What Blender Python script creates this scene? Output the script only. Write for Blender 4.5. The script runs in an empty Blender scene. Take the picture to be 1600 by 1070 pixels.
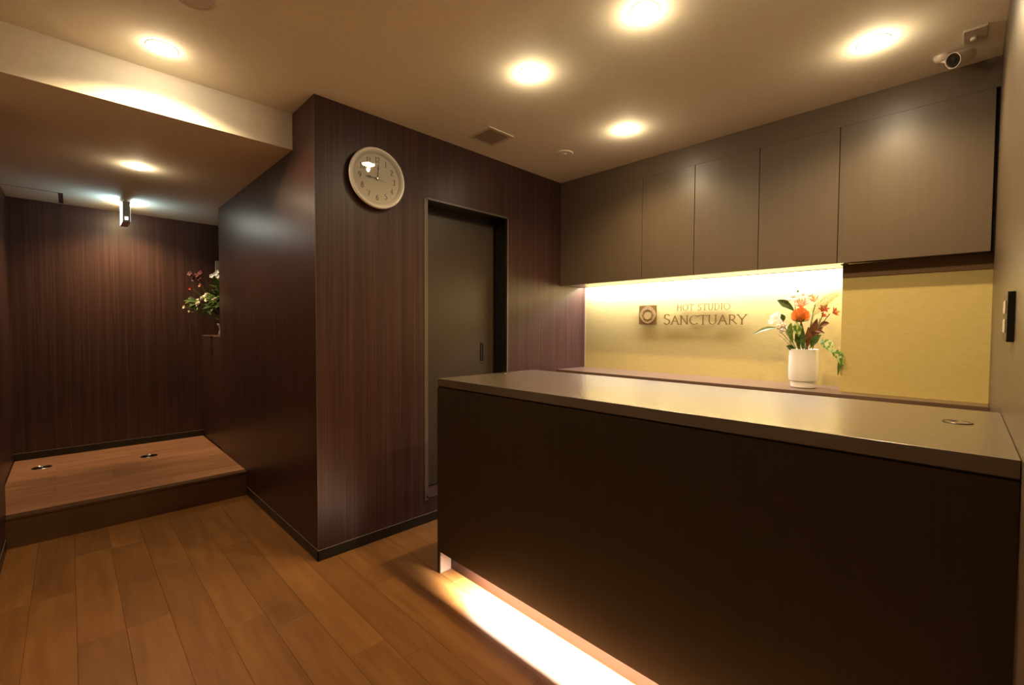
import bpy, bmesh, math, random
from mathutils import Vector, Matrix
C = bpy.context.scene.collection
SC = bpy.context.scene
PI = math.pi
rnd = random.Random(7)

# ------------------------------------------------------------------ camera
H = 2.36          # main ceiling
H2 = 2.168        # lowered ceiling over the hall
def cam_setup():
    yaw, pit, rol = map(math.radians, (45.294, 1.826, 0.233))
    fw = Vector((-math.sin(yaw)*math.cos(pit), math.cos(yaw)*math.cos(pit), -math.sin(pit)))
    rt = Vector((math.cos(yaw), math.sin(yaw), 0))
    up = rt.cross(fw)
    rt2 = rt*math.cos(rol)+up*math.sin(rol)
    up2 = -rt*math.sin(rol)+up*math.cos(rol)
    cd = bpy.data.cameras.new('camera'); cd.sensor_width = 36; cd.lens = 699.8/1600*36
    cd.clip_start = 0.01
    co = bpy.data.objects.new('camera', cd); C.objects.link(co)
    m = Matrix((rt2, up2, -fw)).transposed().to_4x4(); m.translation = (0, 0, 1.2)
    co.matrix_world = m
    SC.camera = co
cam_setup()
vs = SC.view_settings
vs.view_transform = 'Standard'; vs.look = 'None'; vs.gamma = 1; vs.use_curve_mapping = False
vs.exposure = 0.80
w = bpy.data.worlds.new('world'); SC.world = w; w.use_nodes = True
w.node_tree.nodes['Background'].inputs[0].default_value = (1, .72, .45, 1)
w.node_tree.nodes['Background'].inputs[1].default_value = 0.02
SC.cycles.max_bounces = 10; SC.cycles.diffuse_bounces = 7
SC.cycles.sample_clamp_indirect = 6
WARM = (1.0, .71, .37)
P_DOWN = 21      # watts of a downlight beam
P_GLOW = .95     # watts of the point light added below each diffuser for a ceiling halo
P_NICHE = 16.5
P_TOE = 46

# ------------------------------------------------------------------ helpers
def mat(name, color, rough=.5, metal=0, spec=.5, emit=None, estr=0, trans=0, coat=0):
    m = bpy.data.materials.new(name); m.use_nodes = True
    b = m.node_tree.nodes['Principled BSDF']
    b.inputs['Base Color'].default_value = (*color, 1)
    b.inputs['Roughness'].default_value = rough
    b.inputs['Metallic'].default_value = metal
    b.inputs['Specular IOR Level'].default_value = spec
    b.inputs['Transmission Weight'].default_value = trans
    b.inputs['Coat Weight'].default_value = coat
    if emit:
        b.inputs['Emission Color'].default_value = (*emit, 1)
        b.inputs['Emission Strength'].default_value = estr
    return m

def noisy(name, c1, c2, scale=(10, 10, 10), rough=.5, detail=4, lo=.3, hi=.7, bump=0, rand=0, spec=.5, c3=None, scale3=None, nscale=1.0, rvar=0):
    """colour from stretched noise; rand = brightness spread per object"""
    m = mat(name, c1, rough, spec=spec)
    nt = m.node_tree; N = nt.nodes; L = nt.links; b = N['Principled BSDF']
    tc = N.new('ShaderNodeTexCoord'); mp = N.new('ShaderNodeMapping'); mp.inputs['Scale'].default_value = scale
    L.new(tc.outputs['Object'], mp.inputs[0])
    vec = mp.outputs[0]
    if rand or rvar:
        oi = N.new('ShaderNodeObjectInfo')
        ad = N.new('ShaderNodeVectorMath'); ad.operation = 'ADD'
        ml = N.new('ShaderNodeMath'); ml.operation = 'MULTIPLY'; ml.inputs[1].default_value = 53
        L.new(oi.outputs['Random'], ml.inputs[0]); L.new(vec, ad.inputs[0]); L.new(ml.outputs[0], ad.inputs[1])
        vec = ad.outputs[0]
    n = N.new('ShaderNodeTexNoise'); n.inputs['Scale'].default_value = nscale; n.inputs['Detail'].default_value = detail
    n.inputs['Roughness'].default_value = .6
    L.new(vec, n.inputs['Vector'])
    r = N.new('ShaderNodeValToRGB')
    r.color_ramp.elements[0].position = lo; r.color_ramp.elements[0].color = (*c1, 1)
    r.color_ramp.elements[1].position = hi; r.color_ramp.elements[1].color = (*c2, 1)
    L.new(n.outputs['Fac'], r.inputs[0])
    col = r.outputs[0]
    if c3:
        mp3 = N.new('ShaderNodeMapping'); mp3.inputs['Scale'].default_value = scale3; L.new(tc.outputs['Object'], mp3.inputs[0])
        n3 = N.new('ShaderNodeTexNoise'); n3.inputs['Scale'].default_value = 1; n3.inputs['Detail'].default_value = 2
        L.new(mp3.outputs[0], n3.inputs['Vector'])
        r3 = N.new('ShaderNodeMapRange'); r3.inputs[1].default_value = .45; r3.inputs[2].default_value = .7; r3.inputs[4].default_value = .6
        L.new(n3.outputs['Fac'], r3.inputs[0])
        mx = N.new('ShaderNodeMix'); mx.data_type = 'RGBA'
        L.new(r3.outputs[0], mx.inputs[0]); L.new(col, mx.inputs[6]); mx.inputs[7].default_value = (*c3, 1)
        col = mx.outputs[2]
    if rand:
        mr = N.new('ShaderNodeMapRange'); mr.inputs[3].default_value = 1-rand; mr.inputs[4].default_value = 1+rand
        L.new(oi.outputs['Random'], mr.inputs[0])
        hs = N.new('ShaderNodeHueSaturation'); L.new(mr.outputs[0], hs.inputs['Value']); L.new(col, hs.inputs['Color'])
        col = hs.outputs[0]
    L.new(col, b.inputs['Base Color'])
    if bump:
        bp = N.new('ShaderNodeBump'); bp.inputs['Strength'].default_value = bump; bp.inputs['Distance'].default_value = .002
        L.new(n.outputs['Fac'], bp.inputs['Height']); L.new(bp.outputs[0], b.inputs['Normal'])
    return m

def finish(bm, name, m, parent=None, smooth=False, world=True):
    """bmesh -> linked mesh object; vertices given in world space, moved into the parent's frame"""
    if parent is not None and world:
        bmesh.ops.translate(bm, verts=bm.verts, vec=-Vector(root_loc(parent)))
    bmesh.ops.recalc_face_normals(bm, faces=bm.faces)
    me = bpy.data.meshes.new(name); bm.to_mesh(me); bm.free()
    if isinstance(m, (list, tuple)):
        for q in m: me.materials.append(q)
    else: me.materials.append(m)
    if smooth:
        for p in me.polygons: p.use_smooth = True
    o = bpy.data.objects.new(name, me); C.objects.link(o)
    if parent is not None: o.parent = parent
    return o
def root_loc(o):
    v = Vector((0, 0, 0))
    while o is not None:
        v += o.location; o = o.parent
    return v
def smooth_angle(o, deg=35):
    for p in o.data.polygons: p.use_smooth = True
    o.data.set_sharp_from_angle(angle=math.radians(deg))
    return o

def box(bm, x0, x1, y0, y1, z0, z1, bev=0, mi=0):
    vs_ = [bm.verts.new(p) for p in ((x0,y0,z0),(x1,y0,z0),(x1,y1,z0),(x0,y1,z0),(x0,y0,z1),(x1,y0,z1),(x1,y1,z1),(x0,y1,z1))]
    fs = [bm.faces.new([vs_[i] for i in q]) for q in ((0,3,2,1),(4,5,6,7),(0,1,5,4),(1,2,6,5),(2,3,7,6),(3,0,4,7))]
    for f in fs: f.material_index = mi
    if bev:
        es = set()
        for f in fs: es.update(f.edges)
        bmesh.ops.bevel(bm, geom=list(es), offset=bev, segments=2, affect='EDGES', profile=.5)
    return bm
def B(*a, **k):
    return box(bmesh.new(), *a, **k)
def boxes(*l):
    bm = bmesh.new()
    for q in l: box(bm, *q)
    return bm
def lathe(bm, prof, c=(0,0,0), seg=32, M=None, close=True, mi=0):
    """prof: (r,z) list, revolved round local z; M orients, c places"""
    M = M or Matrix.Identity(3); c = Vector(c)
    rings = []
    for r, z in prof:
        if r < 1e-6: rings.append([bm.verts.new(c+M@Vector((0,0,z)))])
        else: rings.append([bm.verts.new(c+M@Vector((r*math.cos(2*PI*i/seg), r*math.sin(2*PI*i/seg), z))) for i in range(seg)])
    for a, b in zip(rings, rings[1:]):
        for i in range(seg):
            j = (i+1) % seg
            if len(a) == 1 and len(b) == 1: continue
            if len(a) == 1: f = bm.faces.new((a[0], b[i], b[j]))
            elif len(b) == 1: f = bm.faces.new((a[i], a[j], b[0]))
            else: f = bm.faces.new((a[i], a[j], b[j], b[i]))
            f.material_index = mi
    return bm
def frame_z(d):
    d = Vector(d).normalized()
    a = Vector((0,0,1)) if abs(d.z) < .9 else Vector((1,0,0))
    x = a.cross(d).normalized(); y = d.cross(x)
    return Matrix((x, y, d)).transposed()
def tube(bm, pts, rad, seg=8, mi=0):
    pts = [Vector(p) for p in pts]; rings = []
    for i, p in enumerate(pts):
        d = (pts[min(i+1, len(pts)-1)]-pts[max(i-1, 0)])
        M = frame_z(d); r = rad[i] if isinstance(rad, (list, tuple)) else rad
        rings.append([bm.verts.new(p+M@Vector((r*math.cos(2*PI*k/seg), r*math.sin(2*PI*k/seg), 0))) for k in range(seg)])
    for a, b in zip(rings, rings[1:]):
        for k in range(seg):
            f = bm.faces.new((a[k], a[(k+1)%seg], b[(k+1)%seg], b[k])); f.material_index = mi
    for r_ in (rings[0], rings[-1]):
        f = bm.faces.new(r_); f.material_index = mi
    return bm
def bez(p0, p1, p2, n=8):
    p0, p1, p2 = map(Vector, (p0, p1, p2))
    return [p0*(1-t)**2+p1*2*t*(1-t)+p2*t*t for t in [i/n for i in range(n+1)]]
def leaf(bm, pts, width, nrm, fold=.25, th=.0006, tipw=0.02, peak=.4, mi=0, wave=0):
    """a blade along pts, widest at `peak`, folded up along its midrib; real (thin) thickness"""
    pts = [Vector(p) for p in pts]; nrm = Vector(nrm).normalized(); n = len(pts)-1
    rows = []
    for i, p in enumerate(pts):
        t = i/n
        d = (pts[min(i+1, n)]-pts[max(i-1, 0)]).normalized()
        s = d.cross(nrm).normalized(); u = s.cross(d).normalized()
        k = (t/peak)**.7 if t < peak else max(0, 1-((t-peak)/(1-peak))**1.8)
        ww = width*.5*max(k, tipw)
        wv = wave*math.sin(t*14)*ww
        rows.append([(p-s*ww+u*(fold*ww+wv)), p, (p+s*ww+u*(fold*ww-wv)), u*th])
    top = [[bm.verts.new(q+r[3]) for q in r[:3]] for r in rows]
    bot = [[bm.verts.new(q-r[3]) for q in r[:3]] for r in rows]
    def F(*v):
        f = bm.faces.new(v); f.material_index = mi
    for i in range(n):
        for j in (0, 1):
            F(top[i][j], top[i][j+1], top[i+1][j+1], top[i+1][j])
            F(bot[i][j], bot[i+1][j], bot[i+1][j+1], bot[i][j+1])
        F(top[i][0], top[i+1][0], bot[i+1][0], bot[i][0])
        F(top[i][2], bot[i][2], bot[i+1][2], top[i+1][2])
    for i in (0, n):
        for j in (0, 1): F(top[i][j], bot[i][j], bot[i][j+1], top[i][j+1])
    return bm

def tag(o, label=None, cat=None, group=None, kind=None):
    if label: o['label'] = label
    if cat: o['category'] = cat
    if group: o['group'] = group
    if kind: o['kind'] = kind
    return o
def thing(name, loc, label, cat, group=None):
    o = bpy.data.objects.new(name, None); C.objects.link(o); o.location = loc; o.empty_display_size = .05
    return tag(o, label, cat, group)
def struct(name, bm, m, parent=None):
    o = finish(bm, name, m, parent)
    if parent is None: o['kind'] = 'structure'
    return o
def copy_tree(o, parent=None):
    c = o.copy(); C.objects.link(c)
    if parent is not None: c.parent = parent
    for ch in list(o.children): copy_tree(ch, c)
    return c

# ------------------------------------------------------------------ materials
M_lam = noisy('striped_laminate', (.037, .0155, .0115), (.080, .038, .033), (150, 150, 1.2), rough=.36, detail=5, lo=.34, hi=.68,
              c3=(.032, .017, .011), scale3=(26, 26, .15), spec=.3)
M_cab = noisy('cabinet_laminate', (.108, .078, .052), (.122, .088, .058), (90, 90, 1.0), rough=.36, detail=3, spec=.5)
M_counter = noisy('counter_laminate', (.038, .026, .016), (.044, .030, .019), (60, 60, 1.0), rough=.45, detail=3, spec=.28)
M_top = mat('counter_top_laminate', (.112, .085, .063), .27, spec=1.0, coat=.55)
M_top.node_tree.nodes['Principled BSDF'].inputs['Coat Roughness'].default_value = .27
M_shelf = noisy('shelf_laminate', (.12, .075, .05), (.17, .105, .075), (3, 90, 90), rough=.3, detail=3)
M_ceil = noisy('ceiling_paper', (.82, .765, .64), (.87, .81, .69), (40, 40, 40), rough=.75, detail=5, bump=.15, spec=.2)
M_gold = noisy('gold_wallpaper', (.54, .435, .16), (.58, .47, .185), (30, 30, 60), rough=.45, detail=7, bump=.18, spec=.4, lo=.35, hi=.65)
M_floor = noisy('oak_plank', (.200, .083, .022), (.290, .129, .036), (3.0, 26, 10), rough=.38, detail=6, lo=.32, hi=.72, rand=.13, spec=.42)
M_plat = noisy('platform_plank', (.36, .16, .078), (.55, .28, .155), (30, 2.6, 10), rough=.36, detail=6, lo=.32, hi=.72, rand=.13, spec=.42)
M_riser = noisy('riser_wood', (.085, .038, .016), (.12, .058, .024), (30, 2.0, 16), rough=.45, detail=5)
M_black = mat('black_skirting', (.012, .010, .008), .35)
M_dark = mat('dark_gap', (.012, .009, .007), .7)
M_trim = mat('bronze_trim', (.11, .085, .065), .35)
M_edge = mat('pale_edge_trim', (.34, .27, .19), .4)
M_white = mat('white_plastic', (.78, .76, .70), .35)
M_offw = mat('warm_white_plastic', (.60, .52, .42), .5)
M_chrome = mat('chrome', (.75, .72, .68), .16, metal=1)
M_darkmetal = mat('dark_metal', (.10, .085, .07), .25, metal=1)
M_door = noisy('door_laminate', (.041, .026, .0155), (.047, .031, .019), (80, 80, 1), rough=.4, detail=3)
M_lens = mat('lamp_diffuser', (1, 1, 1), .5, emit=(1, .88, .66), estr=26)
M_led = mat('led_strip', (1, 1, 1), .5, emit=(1, .85, .6), estr=3)
M_toe = noisy('toe_kick_wood', (.050, .024, .019), (.066, .032, .025), (2, 30, 30), rough=.5)
M_cream = mat('cream_wall', (.78, .73, .62), .7)

# ------------------------------------------------------------------ setting: shell
XR = .082       # right wall
XC = -2.303     # wall with the clock
YC = .888       # side of the block towards the hall
YB = 3.163      # niche back wall
XF = -5.05      # far hall wall
XP = -3.587     # platform front
ZP = .173
YL = -.262
slab = struct('floor', B(-5.2, .3, -1.9, 3.3, -.12, -.0125), M_riser)
# planks of the floor, running along x
def plank_mesh(L, W, t=.012, c=.0006, axis='x'):
    bm = bmesh.new(); g = .0003
    def ring(e, z):
        pts = ((e+g, e+g), (L-e-g, e+g), (L-e-g, W-e-g), (e+g, W-e-g))
        if axis == 'y': pts = tuple((b, a) for a, b in pts)
        return [bm.verts.new((a, b, z)) for a, b in pts]
    r0, r1, r2 = ring(0, -t), ring(0, -c), ring(c, 0)
    bm.faces.new(r0[::-1]); bm.faces.new(r2)
    for a, b in ((r0, r1), (r1, r2)):
        for i in range(4): bm.faces.new((a[i], a[(i+1)%4], b[(i+1)%4], b[i]))
    bmesh.ops.recalc_face_normals(bm, faces=bm.faces)
    me = bpy.data.meshes.new('plank'); bm.to_mesh(me); bm.free(); return me
cache = {}
def planks(parent, x0, x1, y0, y1, pitch, length, m, z, axis, anchor=0., key=''):
    loc0 = root_loc(parent)
    a0, a1, b0, b1 = (x0, x1, y0, y1) if axis == 'x' else (y0, y1, x0, x1)
    k = math.floor((b0-anchor)/pitch)
    b = anchor+k*pitch
    while b < b1-.004:
        lo, hi = max(b, b0), min(b+pitch, b1)
        if hi-lo > .004:
            a = a0-rnd.choice((.15, .3, .45, .6, .75))*length
            while a < a1-.004:
                s, e = max(a, a0), min(a+length, a1)
                if e-s > .02:
                    q = (round(e-s, 4), round(hi-lo, 4), axis, key)
                    if q not in cache:
                        cache[q] = plank_mesh(q[0], q[1], axis=axis); cache[q].materials.append(m)
                    o = bpy.data.objects.new('plank', cache[q]); C.objects.link(o)
                    o.parent = parent
                    p = (s, lo, z) if axis == 'x' else (lo, s, z)
                    o.location = Vector(p)-loc0
                a += length
        b += pitch
planks(slab, XP, XR, -1.9, 1.27, .1405, .91, M_floor, 0, 'x', .0, 'f')
planks(slab, XC, XR, 1.27, 2.80, .1405, .91, M_floor, 0, 'x', .0, 'f')

# ceilings
struct('ceiling', B(-2.607, .3, -1.9, 3.35, H, H+.12), M_ceil)
struct('ceiling', B(-5.25, -2.607, -1.9, 2.0, H2, H+.12), M_ceil)

# wall with the clock and door, opening y 1.556..2.225, z .166...1.975
DY0, DY1, DZ0, DZ1 = 1.556, 2.225, .166, 1.975
wl = struct('wall_left', boxes(
    (XC-.18, XC, YC, DY0, 0, H), (XC-.18, XC, DY1, YB+.05, 0, H),
    (XC-.18, XC, DY0, DY1, DZ1, H), (XC-.18, XC, DY0, DY1, 0, DZ0)), M_lam)
# hall side of the block (plane y = YC) up to the opening over the low cabinet
struct('wall_hall', boxes((-4.32, XC-.18, YC, YC+.14, 0, H2+.05), (-2.607, XC-.18, YC, YC+.14, H2+.05, H),), M_lam)
struct('wall_far', B(XF-.12, XF, -1.9, 2.0, 0, H2+.05), M_lam)
struct('wall_recess', boxes((-4.20, -4.08, YC+.14, 2.0, 0, H2+.05), (-5.17, -4.08, 2.0, 2.1, 0, H2+.05)), M_lam)
struct('wall_right', B(XR, XR+.12, -1.9, 3.35, 0, H+.05), M_cab)
struct('wall_near', boxes((-3.64, -2.95, YL-.12, YL, 0, H2+.05), (-5.17, -3.64, YL-.19, YL-.055, 0, H2+.05)), M_lam)
struct('wall_front', B(-3.2, .3, -2.02, -1.9, 0, H+.05), M_cream)
struct('wall_entrance', B(-3.07, -2.95, -1.9, YL-.12, 0, H2+.05), M_cream)
wb = struct('wall_back', B(XC-.18, .3, YB, YB+.12, 0, H+.05), M_gold)

# skirtings with a thin pale top edge
def skirt(name, b, e):
    o = struct(name, B(*b), M_black)
    finish(B(*e), 'edge_bead', M_edge, o)
    return o
sk = .054; st = .004
skirt('baseboard_left', (XC, XC+st, YC-st, 2.8, 0, sk), (XC, XC+.0015, YC-st, 2.8, sk, sk+.0022))
skirt('baseboard_hall', (XP, XC+st, YC-st, YC, 0, sk), (XP, XC+st, YC-.0015, YC, sk, sk+.0022))
skirt('baseboard_far', (XF, XF+st, YL-.055, .895, ZP, ZP+sk), (XF, XF+.0015, YL-.055, .895, ZP+sk, ZP+sk+.0022))
skirt('baseboard_near', (XP, -2.95, YL, YL+st, 0, sk), (XP, -2.95, YL, YL+.0015, sk, sk+.0022))
struct('trim_1', B(XC-.0005, XC+.0012, YC-.0012, YC+.0006, sk, H), M_trim)         # metal corner bead

# door
dr = struct('door_1', B(XC-.160, XC-.124, DY0-.012, DY1-.02, DZ0+.012, 1.937), M_door)
finish(boxes((XC-.004, XC+.004, DY0-.026, DY0, DZ0-.026, DZ1+.004), (XC-.004, XC+.004, DY1, DY1+.012, DZ0-.012, DZ1+.012),
             (XC-.004, XC+.004, DY0-.012, DY1+.012, DZ1, DZ1+.010), (XC-.004, XC+.004, DY0-.012, DY1+.012, DZ0-.012, DZ0)), 'door_frame', M_trim, dr)
finish(boxes((XC-.12, XC-.0045, DY1-.006, DY1+.001, DZ0, DZ1), (XC-.12, XC-.0045, DY0, DY1, DZ1-.004, DZ1+.001), (XC-.175, XC-.12, DY0, DY1, 1.937, DZ1)), 'reveal_lining', M_black, dr)
finish(B(XC-.006, XC-.0035, DY0-.032, DY0-.027, DZ0-.03, 2.0), 'frame_gap', M_dark, dr)
dh = finish(boxes((XC-.1245, XC-.118, 2.085, 2.108, .965, .971), (XC-.1245, XC-.118, 2.085, 2.108, 1.089, 1.095), (XC-.1245, XC-.118, 2.085, 2.089, .965, 1.095),
                  (XC-.1245, XC-.118, 2.104, 2.108, .965, 1.095), (XC-.1245, XC-.1225, 2.085, 2.108, .965, 1.095)), 'pull_handle', M_black, dr)
finish(lathe(bmesh.new(), [(0, 0), (.006, 0), (.006, .004), (0, .005)], (XC-.1225, 2.097, .955), 12, frame_z((1, 0, 0))), 'lock_cylinder', M_chrome, dr)
finish(B(XC-.118, XC-.100, DY0+.012, DY0+.060, DZ0+.001, DZ0+.030, bev=.002), 'light_patch', M_offw, dr)  # pale block standing in for a lit patch at the door foot

# ------------------------------------------------------------------ platform
pf = thing('raised_platform', ((XF+XP)/2, .31, 0), 'low wooden platform of warm brown boards filling the hall end below the striped wall', 'platform')
finish(B(XF+.001, -3.64, YL-.054, YC-.001, 0, ZP-.0125), 'platform_base', M_dark, pf)
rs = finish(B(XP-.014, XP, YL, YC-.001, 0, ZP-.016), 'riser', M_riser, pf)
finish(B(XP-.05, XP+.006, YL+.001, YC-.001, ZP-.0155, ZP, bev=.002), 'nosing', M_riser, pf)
planks(pf, XF+.001, XP-.0505, YL-.05, YC-.001, .15, .93, M_plat, ZP, 'y', XP-.05, 'p')

# ------------------------------------------------------------------ downlights
SPOTS = [(-1.42, 1.519), (-.856, 1.519), (-.288, 1.519), (-1.42, 2.335), (-.288, 2.335), (-2.38, .30)]
LOW = [(-3.54, .318), (-4.70, .338)]
def make_downlight(loc):
    t = thing('downlight', loc, 'x', 'ceiling light', 'round recessed ceiling downlights')
    finish(lathe(bmesh.new(), [(.0492, 0), (.056, 0), (.0555, -.0010), (.052, -.0014), (.0492, -.0012)], (0,0,0), 40), 'trim_ring', M_white, t, True, False)
    finish(lathe(bmesh.new(), [(.049, -.0005), (.0475, -.006), (.042, -.010), (.032, -.0135), (.018, -.016), (0, -.017)], (0,0,0), 40), 'diffuser', M_lens, t, True, False)
    ld = bpy.data.lights.new('beam', 'SPOT'); ld.energy = P_DOWN; ld.color = WARM; ld.spot_size = math.radians(150); ld.spot_blend = .8; ld.shadow_soft_size = .016
    lo = bpy.data.objects.new('beam', ld); C.objects.link(lo); lo.parent = t; lo.location = (0, 0, -.034)
    gd = bpy.data.lights.new('halo_fill', 'POINT'); gd.energy = P_GLOW; gd.color = (1, .76, .44); gd.shadow_soft_size = .015  # added point light, brightens the ceiling round the lamp
    go = bpy.data.objects.new('halo_fill', gd); C.objects.link(go); go.parent = t; go.location = (0, 0, -.045)
    return t
labels = {0: 'glowing round downlight over the left part of the counter, nearest the square vent',
          1: 'brightest round downlight at the top edge of the photo, above the counter',
          2: 'round downlight above the counter beside the right wall',
          3: 'smallest round downlight, near the far corner above the row of wall cabinets',
          4: 'oval looking downlight at upper right, near the security camera',
          5: 'round downlight close to the bright patch on the step in the ceiling',
          6: 'round downlight above the floor before the counter', 7: 'round downlight right above the camera side of the room',
          8: 'round downlight in the entrance, left one', 9: 'round downlight in the entrance, right one'}
d0 = make_downlight((SPOTS[0][0], SPOTS[0][1], H)); d0['label'] = labels[0]
for i, (x, y) in list(enumerate(SPOTS))[1:]:
    c = copy_tree(d0); c.location = (x, y, H); c['label'] = labels[i]
def dim(lamp, k, kg=None, size=150, blend=.8):
    for ch in lamp.children:
        if ch.type == 'LIGHT':
            ch.data = ch.data.copy(); ch.data.energy *= k if ch.data.type == 'SPOT' or kg is None else kg
            if ch.data.type == 'SPOT': ch.data.spot_size = math.radians(size); ch.data.spot_blend = blend
dim(bpy.data.objects['downlight.005'], .85, .40, 150, .40)
for i, (x, y) in enumerate(LOW):
    c = copy_tree(d0); c.location = (x, y, H2)
    dim(c, (.45, 1.7)[i], (.6, .5)[i], (150, 142)[i], (.8, .9)[i])
    c['label'] = ('round downlight in the lowered hall ceiling, in front of the hanging exit sign', 'round downlight in the lowered ceiling hidden behind the exit sign, lighting the striped wall')[i]

# ------------------------------------------------------------------ reception counter
CX0, CY0, CY1, CT = -1.796, 1.268, 1.962, .955
ct = thing('reception_counter', ((CX0+XR)/2, 1.6, 0), 'long dark brown reception counter with a paler flat top, lit from below', 'counter')
finish(B(CX0, XR-.001, CY0, CY1, CT-.036, CT, bev=.0012), 'counter_top', [M_top], ct)
finish(B(CX0+.004, XR-.001, CY0+.006, CY1-.01, CT-.042, CT-.036), 'shadow_gap', M_dark, ct)
finish(B(CX0+.0195, XR-.001, CY0, CY0+.02, .107, CT-.042), 'front_panel', M_counter, ct)
finish(B(CX0, CX0+.019, CY0, CY1-.01, 0, CT-.042), 'side_panel', M_counter, ct)
finish(B(CX0+.019, CX0+.0205, CY0+.004, 1.335, .0, .15), 'inner_side_facing', mat('pale_facing', (.30, .21, .15), .5), ct)
finish(B(CX0+.0205, XR-.001, 1.335, 1.353, 0, .16), 'toe_kick', M_toe, ct)
finish(B(CX0+.0195, XR-.001, CY0+.02, 1.353, .16, .175), 'bottom_board', M_counter, ct)
finish(B(CX0+.0195, XR-.001, 1.353, CY1-.03, .08, .10), 'inner_shelf', M_counter, ct)
# led batten under the counter
lb = finish(B(-1.60, XR-.02, 1.312, 1.334, .151, .159), 'led_batten', M_led, ct)
def area(name, loc, sx, sy, power, rot, parent=None, col=WARM, spread=180):
    a = bpy.data.lights.new(name, 'AREA'); a.shape = 'RECTANGLE'; a.size = sx; a.size_y = sy; a.energy = power; a.color = col; a.spread = math.radians(spread)
    o = bpy.data.objects.new(name, a); C.objects.link(o); o.rotation_euler = rot
    if parent is not None: o.parent = parent; o.location = Vector(loc)-root_loc(parent)
    else: o.location = loc
    return o
area('led_light', ((-1.60+XR-.02)/2, 1.322, .1455), 1.64, .024, P_TOE, (math.radians(-30), 0, 0), ct, (1, .90, .78), 150)
# cable grommets in the top
def make_grommet(loc, rz):
    g = thing('cable_grommet', loc, 'x', 'grommet', 'cable grommets in the counter top')
    finish(lathe(bmesh.new(), [(.024, 0), (.031, 0), (.031, .0012), (.029, .0022), (.0245, .0016), (.024, 0)], (0,0,0), 36), 'rim', M_darkmetal, g, True, False)
    bm = bmesh.new()
    lathe(bm, [(0, .0001), (.0238, .0001), (.0238, .0014), (0, .0014)], (0,0,0), 36)
    finish(bm, 'lid', M_top, g, False, False)
    finish(B(-.006, .006, .006, .0235, .0014, .0019), 'cable_slot', M_dark, g, False, False)
    g.rotation_euler = (0, 0, rz); return g
g = make_grommet((-.008, 1.672, CT), .6); g['label'] = 'round cable grommet in the counter top near the right wall'
g2 = copy_tree(g); g2.location = (-1.755, 1.682, CT); g2.rotation_euler = (0, 0, 2.4); g2['label'] = 'round cable grommet in the counter top at its left end'

# ------------------------------------------------------------------ back counter and niche
bc = thing('back_counter', (-1.1, 2.98, 0), 'long narrow dark wooden shelf top along the niche, behind the reception counter', 'counter')
finish(B(XC+.001, XR-.001, 2.788, YB, .851, .871, bev=.001), 'worktop', M_shelf, bc)
finish(B(XC+.001, XR-.001, 2.805, YB-.001, .06, .845), 'cabinet_body', M_counter, bc)
finish(B(XC+.001, XR-.001, 2.84, YB, 0, .06), 'plinth', M_black, bc)
for i in range(5):
    w_ = (XR-XC-.004)/5; x0 = XC+.002+i*w_
    finish(B(x0+.0015, x0+w_-.0015, 2.789, 2.805, .065, .842, bev=.001), 'door', M_counter, bc)
finish(B(XC+.001, XR-.001, 2.806, YB, .845, .851), 'shadow_gap', M_dark, bc)
XB, YW = -.460, 2.908
struct('trim_2', B(XB, XR, YW, YB, .8715, 1.541), M_gold)      # boxed-out part of the gold wall
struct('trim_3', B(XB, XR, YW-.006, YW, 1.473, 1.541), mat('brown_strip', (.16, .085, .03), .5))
struct('trim_4', B(XC, XC+.004, YB-.004, YB, .8715, 1.541), M_edge)

# ------------------------------------------------------------------ wall cabinets
YCAB = 2.823; ZB = 1.541; ZT = 2.232
xs = [XC+.001, -1.582, -1.2195, -.847, -.4725, XR-.011]
cl = ['wide leftmost wall cabinet with a plain dark door, against the clock wall', 'narrow wall cabinet second from the left above the lettering emblem',
      'wall cabinet in the middle of the row, above the gold lettering', 'wall cabinet fourth from the left, directly above the vase of flowers',
      'widest looking wall cabinet at the right end, above the plain gold panel']
for i in range(5):
    x0, x1 = xs[i], xs[i+1]
    t = thing('wall_cabinet', ((x0+x1)/2, 3.0, ZB), cl[i], 'cabinet', 'row of handleless wall cabinets')
    yb = YB if i < 4 else YB
    yback = 3.070 if i < 4 else YW-.006
    b_ = boxes((x0, x1, YCAB+.020, YB-.001, ZB+.035, ZT), (x0, x1, YCAB+.020, yback, ZB+.002, ZB+.035))
    finish(b_, 'cabinet_body', M_cab, t)
    finish(B(x0+(.0018 if i else 0), x1-.0018, YCAB, YCAB+.0195, ZB, ZT-.0006, bev=.0006), 'door', M_cab, t)
struct('trim_5', B(XC, XR, YCAB, YB, ZT, H), M_cab)
finish(B(XR-.010, XR, YCAB+.03, YB, ZB, ZT), 'side_filler', M_dark, None)['kind'] = 'structure'
bpy.data.objects['side_filler'].name = 'trim_6'
# led batten under the cabinets, over the niche
nl = thing('niche_led_bar', (-1.38, 3.115, ZB+.03), 'glowing light bar tucked under the wall cabinets above the niche', 'light')
finish(B(XC+.01, XB-.01, 3.092, 3.140, ZB+.026, ZB+.034), 'housing', M_white, nl)
finish(B(XC+.012, XB-.012, 3.100, 3.130, ZB+.0205, ZB+.026), 'led_strip', M_led, nl)
area('led_light', ((XC+XB)/2, 3.115, ZB+.0195), 1.82, .028, P_NICHE, (0, 0, 0), nl, (1, .93, .98))
finish(B(XC+.001, XB, 3.068, 3.0705, ZB-.001, ZB+.034), 'shade_lip', M_cab, nl)

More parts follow.
